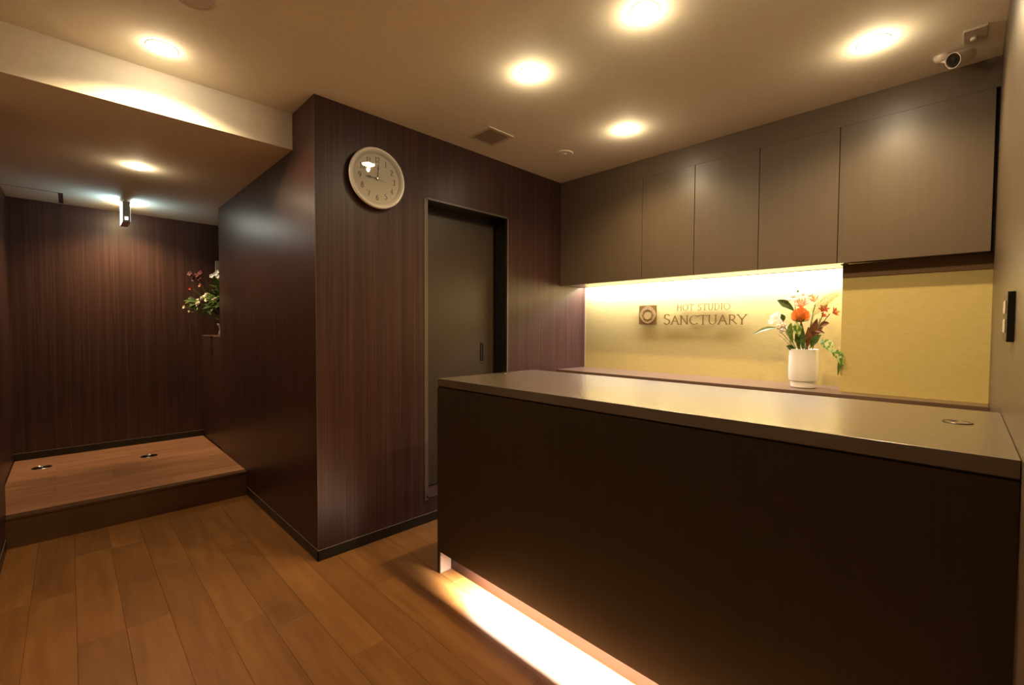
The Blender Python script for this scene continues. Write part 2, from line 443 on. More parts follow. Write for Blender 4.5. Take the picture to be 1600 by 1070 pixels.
# ------------------------------------------------------------------ stroke lettering
def arc(cx, cy, rx, ry, a0, a1, n=12):
    return [(cx+rx*math.cos(math.radians(a0+(a1-a0)*i/n)), cy+ry*math.sin(math.radians(a0+(a1-a0)*i/n))) for i in range(n+1)]
SF = .10
def srf(x, y, w_=SF): return [(x-w_, y), (x+w_, y)]
G = {
 'H': (.86, [[(.12,0),(.12,1)], [(.74,0),(.74,1)], [(.12,.52),(.74,.52)], srf(.12,0), srf(.12,1), srf(.74,0), srf(.74,1)]),
 'O': (1.0, [arc(.5,.5,.46,.5,90,450,28)]),
 'T': (.80, [[(.4,0),(.4,1)], [(.02,1),(.78,1)], [(.02,1),(0,.86)], [(.78,1),(.80,.86)], srf(.4,0)]),
 'S': (.60, [[(.53,.86)]+arc(.30,.76,.22,.24,50,225,12)+arc(.28,.26,.25,.26,50,-140,12)+[(.05,.16)]]),
 'U': (.86, [[(.13,1),(.13,.35)]+arc(.43,.32,.30,.32,180,360,14)+[(.73,1)], srf(.13,1), srf(.73,1)]),
 'D': (.88, [[(.14,0),(.14,1)], [(.05,1),(.34,1)]+arc(.34,.5,.48,.5,90,-90,16)+[(.05,0)]]),
 'I': (.34, [[(.17,0),(.17,1)], srf(.17,0), srf(.17,1)]),
 'A': (.86, [[(.06,0),(.43,1)], [(.43,1),(.80,0)], [(.17,.36),(.69,.36)], srf(.06,0), srf(.80,0)]),
 'N': (.90, [[(.14,0),(.14,1)], [(.12,1),(.76,.0)], [(.76,0),(.76,1)], srf(.14,0), srf(.10,1,.08), srf(.76,1)]),
 'C': (.88, [arc(.50,.5,.44,.5,48,312,22), [(.80,.87),(.82,.98)], [(.80,.13),(.82,.02)]]),
 'R': (.74, [[(.14,0),(.14,1)], [(.04,1),(.34,1)]+arc(.34,.74,.24,.26,90,-90,12)+[(.14,.48)], [(.34,.48),(.76,0)], srf(.14,0)]),
 'Y': (.80, [[(.04,1),(.40,.50)], [(.76,1),(.40,.50)], [(.40,.5),(.40,0)], srf(.04,1), srf(.76,1), srf(.40,0)]),
 '0': (.5, [arc(.25,.5,.21,.5,90,450,24)]),
 '1': (.5, [[(.27,0),(.27,1),(.12,.88)], [(.12,0),(.42,0)]]),
 '2': (.5, [[(.05,.76)]+arc(.24,.76,.18,.24,165,-25,12)+[(.05,.03)], [(.04,.03),(.46,.03),(.48,.16)]]),
 '3': (.5, [[(.06,.84)]+arc(.23,.78,.17,.21,140,-75,12), arc(.21,.29,.21,.29,80,-150,14)]),
 '4': (.5, [[(.34,0),(.34,1),(.02,.28),(.47,.28)]]),
 '5': (.5, [[(.44,.98),(.15,.98),(.10,.58)]+arc(.22,.31,.22,.30,90,-145,14)]),
 '6': (.5, [[(.42,.98)]+arc(.44,.42,.39,.56,98,185,8), arc(.25,.30,.20,.30,0,360,22)]),
 '7': (.5, [[(.03,.84),(.06,.97),(.46,.97),(.18,0)]]),
 '8': (.5, [arc(.25,.76,.16,.23,0,360,18), arc(.25,.27,.20,.27,0,360,20)]),
 '9': (.5, [arc(.25,.69,.20,.30,0,360,22), [(.08,.02)]+arc(.06,.58,.39,.56,-82,5,8)]),
}
def glyph(bm, ch, T, size, thick, thin, depth, nib=25):
    """T(u, v, d): letter plane to 3D; d along the outward normal"""
    for pl in G[ch][1]:
        n = len(pl); L_, R_ = [], []
        closed = n > 4 and math.hypot(pl[0][0]-pl[-1][0], pl[0][1]-pl[-1][1]) < 1e-3
        for i, (x, y) in enumerate(pl):
            if closed and i in (0, n-1): a, b = pl[-2], pl[1]
            else: a, b = pl[max(i-1, 0)], pl[min(i+1, n-1)]
            dx, dy = b[0]-a[0], b[1]-a[1]; l = math.hypot(dx, dy) or 1
            dx, dy = dx/l, dy/l
            th = math.atan2(dy, dx)
            wd = .5*(thin+(thick-thin)*abs(math.sin(th-math.radians(nib))))
            ex = 0
            L_.append((x-dy*wd, y+dx*wd)); R_.append((x+dy*wd, y-dx*wd))
        V = [[bm.verts.new(T(p[0]*size, p[1]*size, d)) for p in P] for P in (L_, R_) for d in (0, depth)]
        l0, l1, r0, r1 = V
        for i in range(n-1):
            bm.faces.new((l1[i], l1[i+1], r1[i+1], r1[i])); bm.faces.new((l0[i], r0[i], r0[i+1], l0[i+1]))
            bm.faces.new((l0[i], l0[i+1], l1[i+1], l1[i])); bm.faces.new((r0[i], r1[i], r1[i+1], r0[i+1]))
        for i in (0, n-1): bm.faces.new((l0[i], l1[i], r1[i], r0[i]))
    return bm
M_brass = mat('brushed_brass', (.20, .11, .02), .5, metal=.2)
M_brass2 = mat('polished_brass', (.62, .44, .18), .4, metal=.35)
sg = thing('lettering_sign', (-1.29, YB, 1.29), 'raised brass lettering reading HOT STUDIO SANCTUARY on the gold niche wall', 'sign')
def word(txt, x0, x1, z0, size, thick, thin, first=None, gap=.08):
    tot = sum(G[c][0]*(first if (first and k == 0) else 1) if c != ' ' else .42 for k, c in enumerate(txt))+gap*(len(txt)-1)
    sx = (x1-x0)/(tot*size); x = x0
    for k, c in enumerate(txt):
        s = size*(first if (first and k == 0) else 1)
        if c == ' ': x += (.42+gap)*size*sx; continue
        T = lambda u, v, d, x=x: Vector((x+u*sx, YB-.011-d, z0+v))
        o = finish(glyph(bmesh.new(), c, T, s, thick, thin, .004), 'letter', M_brass, sg)
        bm = bmesh.new(); gw = G[c][0]*s*sx
        st_ = G[c][1][0][len(G[c][1][0])//2]
        tube(bm, [(x+st_[0]*s*sx, YB-.0115, z0+st_[1]*s), (x+st_[0]*s*sx, YB, z0+st_[1]*s)], .0012, 6)
        finish(bm, 'standoff_pin', M_brass, o)
        x += gw+gap*size*sx
word('HOT STUDIO', -1.477, -1.109, 1.332, .043, .095, .05, gap=.16)
word('SANCTUARY', -1.578, -1.004, 1.2335, .062, .105, .055, first=1.18, gap=.07)
lp = thing('emblem_plaque', (-1.707, YB, 1.306), 'square brass plaque with a round lobed emblem, left of the lettering', 'plaque')
finish(B(-1.780, -1.634, YB-.016, YB-.011, 1.234, 1.379, bev=.0008), 'plate', M_brass, lp)
for dx, dz in ((-.055, -.055), (.055, -.055), (-.055, .055), (.055, .055)):
    finish(tube(bmesh.new(), [(-1.707+dx, YB-.011, 1.306+dz), (-1.707+dx, YB, 1.306+dz)], .003, 8), 'standoff_pin', M_brass, lp)
def ringshape(bm, fo, fi, c, y0, y1, n=96):
    A = []
    for i in range(n):
        a = 2*PI*i/n
        row = []
        for f in (fo, fi):
            r = f(a)
            for y in (y0, y1): row.append(bm.verts.new((c[0]+r*math.cos(a), y, c[1]+r*math.sin(a))))
        A.append(row)
    for i in range(n):
        a, b = A[i], A[(i+1) % n]
        bm.faces.new((a[1], b[1], b[3], a[3])); bm.faces.new((a[0], a[2], b[2], b[0]))
        bm.faces.new((a[0], b[0], b[1], a[1])); bm.faces.new((a[2], a[3], b[3], b[2]))
    return bm
lobe = lambda k: (lambda a: k*(1+.075*abs(math.cos(2*a))**1.5+.02*abs(math.cos(4*a))))
octa = lambda k: (lambda a: k/max(math.cos((a+PI/8) % (PI/4)-PI/8), .1))
cc = (-1.707, 1.306)
finish(ringshape(bmesh.new(), lobe(.060), lobe(.0545), cc, YB-.016, YB-.0175), 'outer_rosette', M_brass2, lp)
finish(ringshape(bmesh.new(), lobe(.0535), lambda a: .001, cc, YB-.016, YB-.0168), 'rosette_field', M_brass2, lp)
finish(ringshape(bmesh.new(), octa(.0405), octa(.0385), cc, YB-.0168, YB-.0182), 'octagon_ring', M_brass, lp)
finish(ringshape(bmesh.new(), lambda a: .036*(1+.05*math.cos(8*a)), lambda a: .034*(1+.05*math.cos(8*a)), cc, YB-.0168, YB-.0182), 'inner_ring', M_brass, lp)
for k in range(8):
    a = 2*PI*k/8
    finish(leaf(bmesh.new(), [(cc[0]+math.cos(a)*r, YB-.0172, cc[1]+math.sin(a)*r) for r in (.042, .045, .048, .051)], .006, (0, -1, 0), 0, .0006), 'petal_mark', M_brass, lp)

# ------------------------------------------------------------------ wall clock
ck = thing('wall_clock', (XC, 1.213, 2.012), 'round white wall clock with black numerals, showing nine, beside the door', 'clock')
MX = Matrix(((0, 0, 1), (1, 0, 0), (0, 1, 0)))     # local x->y, y->z, z->x
RC = .162
finish(lathe(bmesh.new(), [(0, .001), (.135, .001), (.150, .012), (RC, .028), (RC+.001, .036), (RC-.002, .042), (RC-.007, .0435), (RC-.014, .040), (RC-.030, .029), (RC-.030, .026), (0, .026)],
             ck.location, 72, MX), 'case', mat('clock_case', (.80, .77, .70), .22), ck, True)
finish(lathe(bmesh.new(), [(0, .0265), (RC-.031, .0265), (RC-.031, .0272), (0, .0272)], ck.location, 72, MX), 'dial', mat('dial_paper', (.72, .65, .52), .55), ck)
M_ink = mat('black_ink', (.015, .012, .01), .4)
cy_, cz_ = ck.location.y, ck.location.z
for hnum in range(1, 13):
    a = math.radians(90-30*hnum); r = .101
    s = .030; txt = str(hnum); tw = sum(G[c][0] for c in txt)*s
    ux, vz = cy_+r*math.cos(a)-tw/2, cz_+r*math.sin(a)-s/2
    bm = bmesh.new(); u = ux
    for c in txt:
        glyph(bm, c, lambda p, q, d, u=u: Vector((XC+.0273+d, u+p, vz+q)), s, .15, .06, .0004, nib=8)
        u += G[c][0]*s
    finish(bm, 'numeral', M_ink, ck)
def hand(name, ang, L, tail, wd, x, m, spade=False):
    d = Vector((0, math.sin(ang), math.cos(ang))); n = Vector((0, math.cos(ang), -math.sin(ang))); o = Vector((x, cy_, cz_))
    prof = [(-tail, wd*.5), (0, wd*.5), (L*.55, wd*.5), (L*.60, wd*1.5), (L*.72, wd*1.2), (L, wd*.15)] if spade else [(-tail, wd*.5), (L, wd*.3)]
    bm = bmesh.new(); t_ = Vector((.0005, 0, 0)); rows = []
    for s_, w_ in prof:
        rows.append([bm.verts.new(o+d*s_+n*w_*k+t_*q) for k, q in ((1, 1), (-1, 1), (-1, -1), (1, -1))])
    for a, b in zip(rows, rows[1:]):
        for i in range(4): bm.faces.new((a[i], a[(i+1)%4], b[(i+1)%4], b[i]))
    bm.faces.new(rows[0]); bm.faces.new(rows[-1])
    finish(bm, name, m, ck)
hand('hour_hand', math.radians(-88), .068, .012, .0042, XC+.030, M_ink, True)
hand('minute_hand', math.radians(5), .082, .012, .0034, XC+.0315, M_ink, True)
hand('second_hand', math.radians(105), .054, .014, .0022, XC+.033, mat('grey_hand', (.30, .25, .19), .4))
finish(lathe(bmesh.new(), [(0, 0), (.005, 0), (.005, .002), (0, .0025)], (XC+.0335, cy_, cz_), 16, MX), 'hub', M_chrome, ck)
finish(boxes((XC+.0273, XC+.0277, cy_-.014, cy_+.014, cz_+.055, cz_+.058)), 'dial_mark', mat('grey_print', (.28, .24, .19), .5), ck)
# shallow domed glass
def glass_mat():
    m = bpy.data.materials.new('clock_glass'); m.use_nodes = True; nt = m.node_tree; N = nt.nodes; L = nt.links
    for n in list(N): N.remove(n)
    o = N.new('ShaderNodeOutputMaterial'); t = N.new('ShaderNodeBsdfTransparent'); g_ = N.new('ShaderNodeBsdfGlossy'); mx = N.new('ShaderNodeMixShader'); fr = N.new('ShaderNodeFresnel')
    g_.inputs['Roughness'].default_value = .02; fr.inputs['IOR'].default_value = 1.5
    L.new(fr.outputs[0], mx.inputs[0]); L.new(t.outputs[0], mx.inputs[1]); L.new(g_.outputs[0], mx.inputs[2]); L.new(mx.outputs[0], o.inputs[0])
    return m
RG = RC-.017
finish(lathe(bmesh.new(), [(RG*(14-i)/14, .0405-(RG*(14-i)/14)**2/40) for i in range(15)], (0, 0, 0), 96, MX), 'glass', glass_mat(), ck, True, False)

for v_ in bpy.data.meshes['glass'].vertices: v_.co.x += .027*v_.co.y+.019*v_.co.z     # the pane sits slightly askew
# ------------------------------------------------------------------ ceiling fittings
vt = thing('ceiling_vent', (-2.049, 1.838, H), 'small square grey air vent in the ceiling between the clock wall and downlights', 'vent')
Mv = mat('vent_grey', (.46, .40, .31), .6)
z1, z0 = H, H-.006
finish(boxes((-2.149, -2.129, 1.738, 1.938, z0, z1), (-1.969, -1.949, 1.738, 1.938, z0, z1), (-2.129, -1.969, 1.738, 1.758, z0, z1), (-2.129, -1.969, 1.918, 1.938, z0, z1)), 'frame', mat('vent_frame', (.66, .60, .50), .6), vt)
finish(B(-2.129, -1.969, 1.758, 1.918, H-.0012, H), 'backing', mat('vent_back', (.30, .25, .19), .8), vt)
for k in range(9):
    y = 1.767+k*.0178
    finish(B(-2.129, -1.969, y-.006, y+.006, H-.005, H-.0025), 'slat', Mv, vt)
dt = thing('smoke_detector', (-1.90, 2.36, H), 'faint round white detector disc on the ceiling near the far corner', 'detector')
finish(lathe(bmesh.new(), [(0, 0), (.060, 0), (.060, -.003), (.054, -.006), (0, -.007)], (-1.90, 2.36, H), 40), 'body', M_ceil, dt, False)
finish(lathe(bmesh.new(), [(.018, -.0065), (.018, -.0085), (0, -.009)], (-1.90, 2.36, H), 24), 'sensor', M_ceil, dt, False)
sp = thing('ceiling_speaker', (-1.93, .335, H), 'round flat disc cut off by the top edge of the photo', 'ceiling fitting')
finish(lathe(bmesh.new(), [(0, 0), (.066, 0), (.066, -.008), (.060, -.012), (0, -.012)], (-1.93, .335, H), 48), 'cover', mat('speaker_cover', (.62, .54, .43), .5), sp)
finish(lathe(bmesh.new(), [(.050, -.012), (.052, -.0135), (.054, -.012)], (-1.93, .335, H), 48), 'ridge', M_offw, sp)

M_plate = mat('plate_plastic', (.46, .40, .31), .5)
# security camera
cm = thing('security_camera', (-.085, 2.655, H), 'white bullet security camera hanging from the ceiling in the right corner', 'camera')
Mc = mat('camera_shell', (.62, .52, .43), .35)
finish(lathe(bmesh.new(), [(0, 0), (.028, 0), (.028, -.006), (.024, -.016), (.016, -.024), (0, -.027)], (-.098, 2.655, H), 28), 'mount_base', Mc, cm, True)
hd = Vector((-.060, 2.585, 2.298)); dv = Vector((-.62, -.72, -.36)).normalized()
tail = hd-dv*.08
finish(tube(bmesh.new(), [(-.098, 2.655, H-.020), (-.075, 2.650, H-.036), hd-dv*.045+Vector((0, 0, .018))], .008, 10), 'bracket_arm', Mc, cm)
Mz = frame_z(dv)
smooth_angle(finish(lathe(bmesh.new(), [(0, -.085), (.018, -.083), (.025, -.075), (.0275, -.04), (.0295, -.002), (.0295, .004), (.0275, .004), (.0275, -.006), (0, -.006)], hd, 36, Mz), 'housing', Mc, cm))
finish(lathe(bmesh.new(), [(.0274, -.0055), (.0274, -.002), (0, -.002)], hd, 36, Mz), 'front_window', mat('camera_window', (.02, .016, .01), .12), cm)
finish(lathe(bmesh.new(), [(.010, -.002), (.010, .001), (.006, .002), (0, .0025)], hd, 20, Mz), 'lens', mat('lens_glass', (.02, .016, .012), .05), cm)
jb = thing('ceiling_outlet_plate', (0, 2.547, H), 'small rectangular plate with a knob on the ceiling beside the security camera', 'outlet')
finish(B(-.033, .034, 2.490, 2.604, H-.009, H, bev=.002), 'plate', M_plate, jb)
finish(lathe(bmesh.new(), [(0, 0), (.010, 0), (.010, -.010), (0, -.012)], (-.004, 2.558, H-.009), 18), 'knob', M_offw, jb)

# hatch line and slot in the lowered ceiling
cs = thing('ceiling_access_panel', (-4.83, -.15, H2), 'flat access panel with a dark slot in the lowered hall ceiling, left of the exit sign', 'panel')
finish(B(-5.02, -4.650, YL-.05, -.036, H2-.0025, H2), 'panel', M_ceil, cs)
finish(B(-4.650, -4.643, YL-.05, -.010, H2-.001, H2), 'groove', M_dark, cs)
finish(B(-5.02, -4.650, -.036, -.010, H2-.001, H2), 'slot', mat('slot_brown', (.05, .02, .012), .6), cs)

# exit sign
ex = thing('exit_sign', (-4.56, .325, H2), 'slim hanging exit sign seen edge on, glowing white, under the lowered ceiling', 'exit sign')
Mg = mat('sign_shell', (.30, .28, .22), .4)
finish(B(-4.68, -4.45, .304, .348, 1.985, 2.140, bev=.002), 'housing', Mg, ex)
finish(B(-4.62, -4.50, .316, .336, 2.140, H2), 'mounting', M_offw, ex)
M_exit = mat('sign_face', (.8, 1, .95), .4, emit=(.62, .93, 1.0), estr=4)
finish(boxes((-4.672, -4.458, .3032, .3045, 1.992, 2.132)), 'lit_face', M_exit, ex)
finish(boxes((-4.672, -4.458, .3475, .3488, 1.992, 2.132)), 'lit_face', M_exit, ex)
finish(B(-4.45, -4.4485, .316, .334, 2.002, 2.025), 'indicator_lamp', mat('indicator', (1, 1, 1), .5, emit=(1, .95, .85), estr=3), ex)
for k, s in ((-1, .290), (1, .362)):
    area('sign_light', (-4.565, s, 2.138), .16, .012, .20, (k*math.radians(98), 0, 0), ex, (.55, .85, 1.0))

# switch plate on the right wall
sw = thing('switch_plate', (XR, 1.63, 1.233), 'dark slim switch plate on the right wall above the counter', 'switch')
finish(B(XR-.013, XR, 1.575, 1.695, 1.172, 1.292, bev=.0015), 'plate', M_black, sw)
for z in (1.195, 1.240):
    finish(B(XR-.0155, XR-.013, 1.60, 1.67, z, z+.032, bev=.0008), 'rocker', M_offw, sw)

# floor outlets on the platform
def make_outlet(loc):
    t = thing('floor_outlet', loc, 'x', 'floor outlet', 'round floor outlets in the platform')
    finish(lathe(bmesh.new(), [(.044, 0), (.054, 0), (.0545, .002), (.050, .004), (.045, .003), (.044, .0005)], (0,0,0), 40), 'rim', M_chrome, t, True, False)
    finish(lathe(bmesh.new(), [(0, .0003), (.0445, .0003), (.0445, .0012), (0, .0012)], (0,0,0), 40), 'cover', mat('outlet_cover', (.06, .05, .03), .2, metal=1), t, False, False)
    finish(lathe(bmesh.new(), [(0, .0012), (.012, .0012), (.012, .006), (.009, .009), (0, .010)], (0,0,0), 20), 'latch', M_chrome, t, True, False)
    return t
o1 = make_outlet((-4.695, -.158, ZP)); o1['label'] = 'round metal floor outlet on the platform, the left one of two'
o2 = copy_tree(o1); o2.location = (-4.535, .435, ZP); o2['label'] = 'round metal floor outlet on the platform, the right one, below the downlit wall'

# low cabinet in the recess
lc = thing('low_cabinet', (-4.685, 1.1, 0), 'dark chest high cabinet filling the recess at the right of the hall, under the bouquet', 'cabinet')
finish(B(XF+.001, -4.321, .913, 1.30, 0, 1.112), 'cabinet_body', M_lam, lc)
finish(B(XF+.001, -4.321, .892, 1.30, 1.112, 1.126, bev=.001), 'cabinet_top', M_shelf, lc)
finish(B(XF+.002, -4.690, .895, .913, 0, 1.108), 'door', M_lam, lc)
finish(B(-4.687, -4.322, .895, .913, 0, 1.108), 'door', M_lam, lc)

# ------------------------------------------------------------------ vase and flowers
VX, VY, VZ = -.640, 2.965, .871
vs_ = thing('vase', (VX, VY, VZ), 'white cylindrical ceramic vase with a grooved foot on the dark shelf', 'vase')
M_cer = mat('white_ceramic', (.88, .84, .76), .18, coat=.3)
smooth_angle(finish(lathe(bmesh.new(), [(0, .001), (.058, .001), (.062, .004), (.064, .034), (.064, .037), (.0695, .040), (.0715, .046), (.0735, .10), (.0728, .16), (.0705, .210), (.0715, .217), (.0695, .218), (.0665, .213), (.066, .05), (0, .05)],
             (VX, VY, VZ), 56), 'body', M_cer, vs_))
def matleaf(name, c1, c2, sc=(40, 40, 40), lo=.4, hi=.6):
    m = noisy(name, c1, c2, sc, rough=.4, detail=3, lo=lo, hi=hi)
    m.node_tree.nodes['Principled BSDF'].inputs['Subsurface Weight'].default_value = 0
    return m
G_dark = matleaf('leaf_dark_green', (.045, .085, .018), (.09, .15, .03))
G_mid = matleaf('leaf_green', (.13, .20, .035), (.22, .30, .06))
G_pale = matleaf('leaf_yellow_green', (.30, .34, .05), (.44, .46, .10))
G_var = matleaf('leaf_variegated', (.15, .30, .035), (.72, .74, .38), (70, 70, 30), .47, .53)
G_brown = matleaf('leaf_brown', (.10, .035, .015), (.19, .075, .03))
G_stem = mat('stem_green', (.10, .13, .03), .5)
G_stemb = mat('stem_brown', (.12, .06, .03), .6)
W_pet = mat('white_petal', (.82, .79, .70), .5)
O_pet = matleaf('orange_style', (.90, .34, .04), (.95, .50, .10), (60, 60, 60))
R_core = mat('rust_core', (.55, .18, .02), .6)
P_pet = matleaf('salmon_petal', (.85, .36, .18), (.95, .74, .52), (60, 60, 60))
R_pet = matleaf('red_petal', (.48, .09, .04), (.75, .22, .12), (60, 60, 60))
Y_pet = mat('yellow_anther', (.75, .55, .12), .6)
B_dry = matleaf('dried_beige', (.50, .40, .24), (.66, .56, .38))
def translucent(m, k=.5):
    nt = m.node_tree; N = nt.nodes; L = nt.links; b = N['Principled BSDF']; o = N['Material Output']
    t = N.new('ShaderNodeBsdfTranslucent'); x = N.new('ShaderNodeMixShader'); x.inputs[0].default_value = k
    if b.inputs['Base Color'].links: L.new(b.inputs['Base Color'].links[0].from_socket, t.inputs[0])
    else: t.inputs[0].default_value = b.inputs['Base Color'].default_value
    L.new(b.outputs[0], x.inputs[1]); L.new(t.outputs[0], x.inputs[2]); L.new(x.outputs[0], o.inputs[0])
W_pet.node_tree.nodes['Principled BSDF'].inputs['Base Color'].default_value = (.92, .90, .84, 1)
for q_ in (W_pet, P_pet, O_pet, R_pet, G_pale, G_var): translucent(q_, .45)
translucent(G_mid, .3)
mouth = Vector((VX, VY, VZ+.19))
FG = 'flowers and foliage in the white vase'
def stem(root, a, b, r=.0022, m=G_stem, sag=.0):
    a, b = Vector(a), Vector(b); c = (a+b)/2+Vector((0, 0, .03+sag))
    o = b-mouth; o.z = 0
    if o.length > .06 and b.z < mouth.z+.10:      # arches over the rim
        rim = mouth+o.normalized()*.052+Vector((0, 0, .036)); a = mouth+o.normalized()*.02+Vector((0, 0, -.06))
        pts = bez(a, rim+Vector((0, 0, -.02)), rim, 4)+bez(rim, rim+o.normalized()*.02+Vector((0, 0, .03)), b, 7)[1:]
    else: pts = bez(a, c, b, 8); bm = bmesh.new(); tube(bm, pts, r, 6); return finish(bm, 'stem', m, root)
def inside(k):   # a point on the water side of the mouth
    a = k*2.4; return mouth+Vector((.035*math.cos(a), .03*math.sin(a), -.06))
def flower(name, label, cat, base, group=FG): return thing(name, base, label, cat, group)
def petals(bm, c, axis, n, L, wd, open_=.6, droop=.2, fold=.3, jit=.1, start=0, mi=0):
    Mz_ = frame_z(axis); c = Vector(c)
    for k in range(n):
        a = 2*PI*k/n+start+rnd.uniform(-jit, jit); l = L*rnd.uniform(.9, 1.08)
        dr_ = Vector((math.cos(a), math.sin(a), 0))
        f = lambda t: c+Mz_@(dr_*l*t*open_+Vector((0, 0, l*(t*(1-open_**2)**.5 if open_ < 1 else 0)-l*droop*t*t)))
        nr = Mz_@(Vector((0, 0, 1))*open_-dr_*(1-open_))
        leaf(bm, [f(i/5) for i in range(6)], wd, nr, fold, .0004, .12, .55, mi)
def ball(bm, c, r, sy=1, n=10, mi=0):
    lathe(bm, [(r*math.sin(PI*i/n), -r*sy*math.cos(PI*i/n)) for i in range(n+1)], c, 12, mi=mi)

# pincushion bloom
c = Vector((-.652, 2.925, 1.272)); t = flower('pincushion_bloom', 'large round orange pincushion bloom in the middle of the vase', 'flower', c)
stem(t, inside(0), c-Vector((0, 0, .02)), .004)
bm = bmesh.new(); ball(bm, c, .028, 1.2); finish(bm, 'flower_core', R_core, t, True)
bm = bmesh.new()
for k in range(230):
    z = 1-2*(k+.5)/230*.86; a = k*2.39996; s = math.sqrt(max(0, 1-z*z)); d = Vector((s*math.cos(a), s*math.sin(a), z))
    d = (d+Vector((0, 0, .10))).normalized(); p0 = c+d*.024; p1 = c+d*rnd.uniform(.043, .050)+Vector((0, 0, .004))
    tube(bm, [p0, (p0+p1)/2, p1], [.0010, .0011, .0016], 4)
tag(finish(bm, 'styles', O_pet, t), kind='stuff')
for k in range(7):
    a = k*.9; b0 = c+Vector((0, 0, -.03)); 
    e = c+Vector((.045*math.cos(a), .045*math.sin(a), -.012))
    finish(leaf(bmesh.new(), bez(b0, b0+(e-b0)*.5+Vector((0, 0, -.01)), e, 5), .014, (math.cos(a), math.sin(a), .3), .2), 'leaf', G_mid, t)

# salmon spider bloom behind
c = Vector((-.655, 2.960, 1.322)); t = flower('spider_bloom', 'pale salmon spidery bloom standing just above the orange pincushion', 'flower', c)
stem(t, inside(1), c, .003)
for L_, n_, o_ in ((.068, 15, .78), (.066, 12, .5)):
    for k in range(n_):
        bm = bmesh.new(); petals(bm, c, (0, -.45, 1), 1, L_, .008, o_, .05, .3, 0, start=2*PI*k/n_+o_)
        finish(bm, 'petal', P_pet, t)
bm = bmesh.new(); ball(bm, c+Vector((0, 0, .004)), .010); finish(bm, 'flower_centre', Y_pet, t, True)

# pink and red lilies on the right
def lily(c, axis, m, label, L_=.044, k0=0, name='lily', s0=None):
    t = flower(name, label, 'flower', c)
    stem(t, inside(k0), Vector(c)-Vector(axis).normalized()*.012, .0022)
    for k in range(6):
        bm = bmesh.new(); petals(bm, c, axis, 1, L_, .015, .72, .12, .35, 0, start=PI*k/3)
        finish(bm, 'petal', m, t)
    bm = bmesh.new(); Mz_ = frame_z(axis)
    for k in range(6):
        e = Vector(c)+Mz_@Vector((.011*math.cos(k), .011*math.sin(k), .036)); tube(bm, bez(c, Vector(c)+Mz_@Vector((0, 0, .02)), e, 3), .0007, 4); ball(bm, e, .0018, 1, 4)
    finish(bm, 'stamens', Y_pet, t)
lily((-.590, 2.95, 1.352), (-.1, -.5, .9), P_pet, 'pale salmon lily at the very top beside the fern frond', .050, 2)
lily((-.545, 2.935, 1.303), (.2, -.7, .5), R_pet, 'red lily under the fern frond', .042, 3)
lily((-.508, 2.945, 1.290), (.8, -.3, .3), R_pet, 'rightmost red lily, pointing at the plain gold panel', .040, 4)
lily((-.560, 2.975, 1.270), (.5, .2, .6), R_pet, 'small red lily half hidden behind the red ones', .034, 5)

# white orchid cluster, left
t = flower('white_orchid_spray', 'bright white blossom cluster at the left of the bouquet', 'flower', (-.775, 2.95, 1.25))
stem(t, inside(6), (-.765, 2.955, 1.25), .0022)
for q in ((-.790, 2.94, 1.270), (-.765, 2.925, 1.282), (-.760, 2.94, 1.252), (-.802, 2.95, 1.245), (-.778, 2.925, 1.258), (-.745, 2.95, 1.268)):
    bm = bmesh.new(); petals(bm, q, (rnd.uniform(-.5, .3), -1, rnd.uniform(0, .5)), 5, .024, .020, .93, .1, .15, .2, rnd.random()*6)
    finish(bm, 'blossom', W_pet, t)
# white cluster top centre
t = flower('white_top_spray', 'white blossoms rising high behind the spidery bloom, lost in the light', 'flower', (-.70, 3.0, 1.38))
stem(t, inside(7), (-.70, 3.0, 1.375), .002)
for q in ((-.728, 2.99, 1.372), (-.705, 2.99, 1.392), (-.690, 3.0, 1.368), (-.675, 3.01, 1.398), (-.655, 3.0, 1.40), (-.62, 3.0, 1.395)):
    bm = bmesh.new(); petals(bm, q, (rnd.uniform(-.4, .4), -1, .4), 5, .020, .016, .9, .1, .15, .2, rnd.random()*6)
    finish(bm, 'blossom', W_pet, t)
bm = bmesh.new(); ball(bm, Vector((-.682, 2.99, 1.420)), .005, 1.6); finish(bm, 'bud', G_dark, t, True)
# cotton bolls
t = flower('cotton_stem', 'cream cotton bolls below the white blossoms', 'flower', (-.745, 2.94, 1.20))
stem(t, inside(8), (-.735, 2.945, 1.20), .002, G_stemb)
for q, r in (((-.757, 2.93, 1.215), .016), ((-.735, 2.925, 1.225), .014), ((-.728, 2.935, 1.200), .015), ((-.750, 2.94, 1.190), .012)):
    bm = bmesh.new()
    for k in range(5):
        a = k*1.256; ball(bm, Vector(q)+Vector((.45*r*math.cos(a), -.2*r, .45*r*math.sin(a))), r*.62, 1, 7)
    finish(bm, 'cotton_boll', mat('cotton', (.80, .72, .58), .9), t, True)
# dried grass heads
t = flower('dried_grass', 'dried beige seed heads at the lower left of the vase mouth', 'dried grass', (-.71, 2.93, 1.14))
stem(t, inside(9), (-.705, 2.93, 1.13), .0015, B_dry)
for j, (q, e) in enumerate((((-.690, 2.925, 1.105), (-.760, 2.92, 1.175)), ((-.680, 2.92, 1.11), (-.722, 2.91, 1.19)), ((-.69, 2.93, 1.10), (-.742, 2.935, 1.145)), ((-.68, 2.93, 1.115), (-.700, 2.915, 1.17)))):
    bm = bmesh.new(); q, e = Vector(q), Vector(e); tube(bm, [q, e], .0012, 5)
    for k in range(46):
        p = q.lerp(e, .25+.75*k/46); d = Vector((rnd.uniform(-1, 1), rnd.uniform(-1, 1), rnd.uniform(-.2, 1))).normalized()
        tube(bm, [p, p+d*.011], [.0010, .0003], 4)
    finish(bm, 'seed_head', B_dry, t)

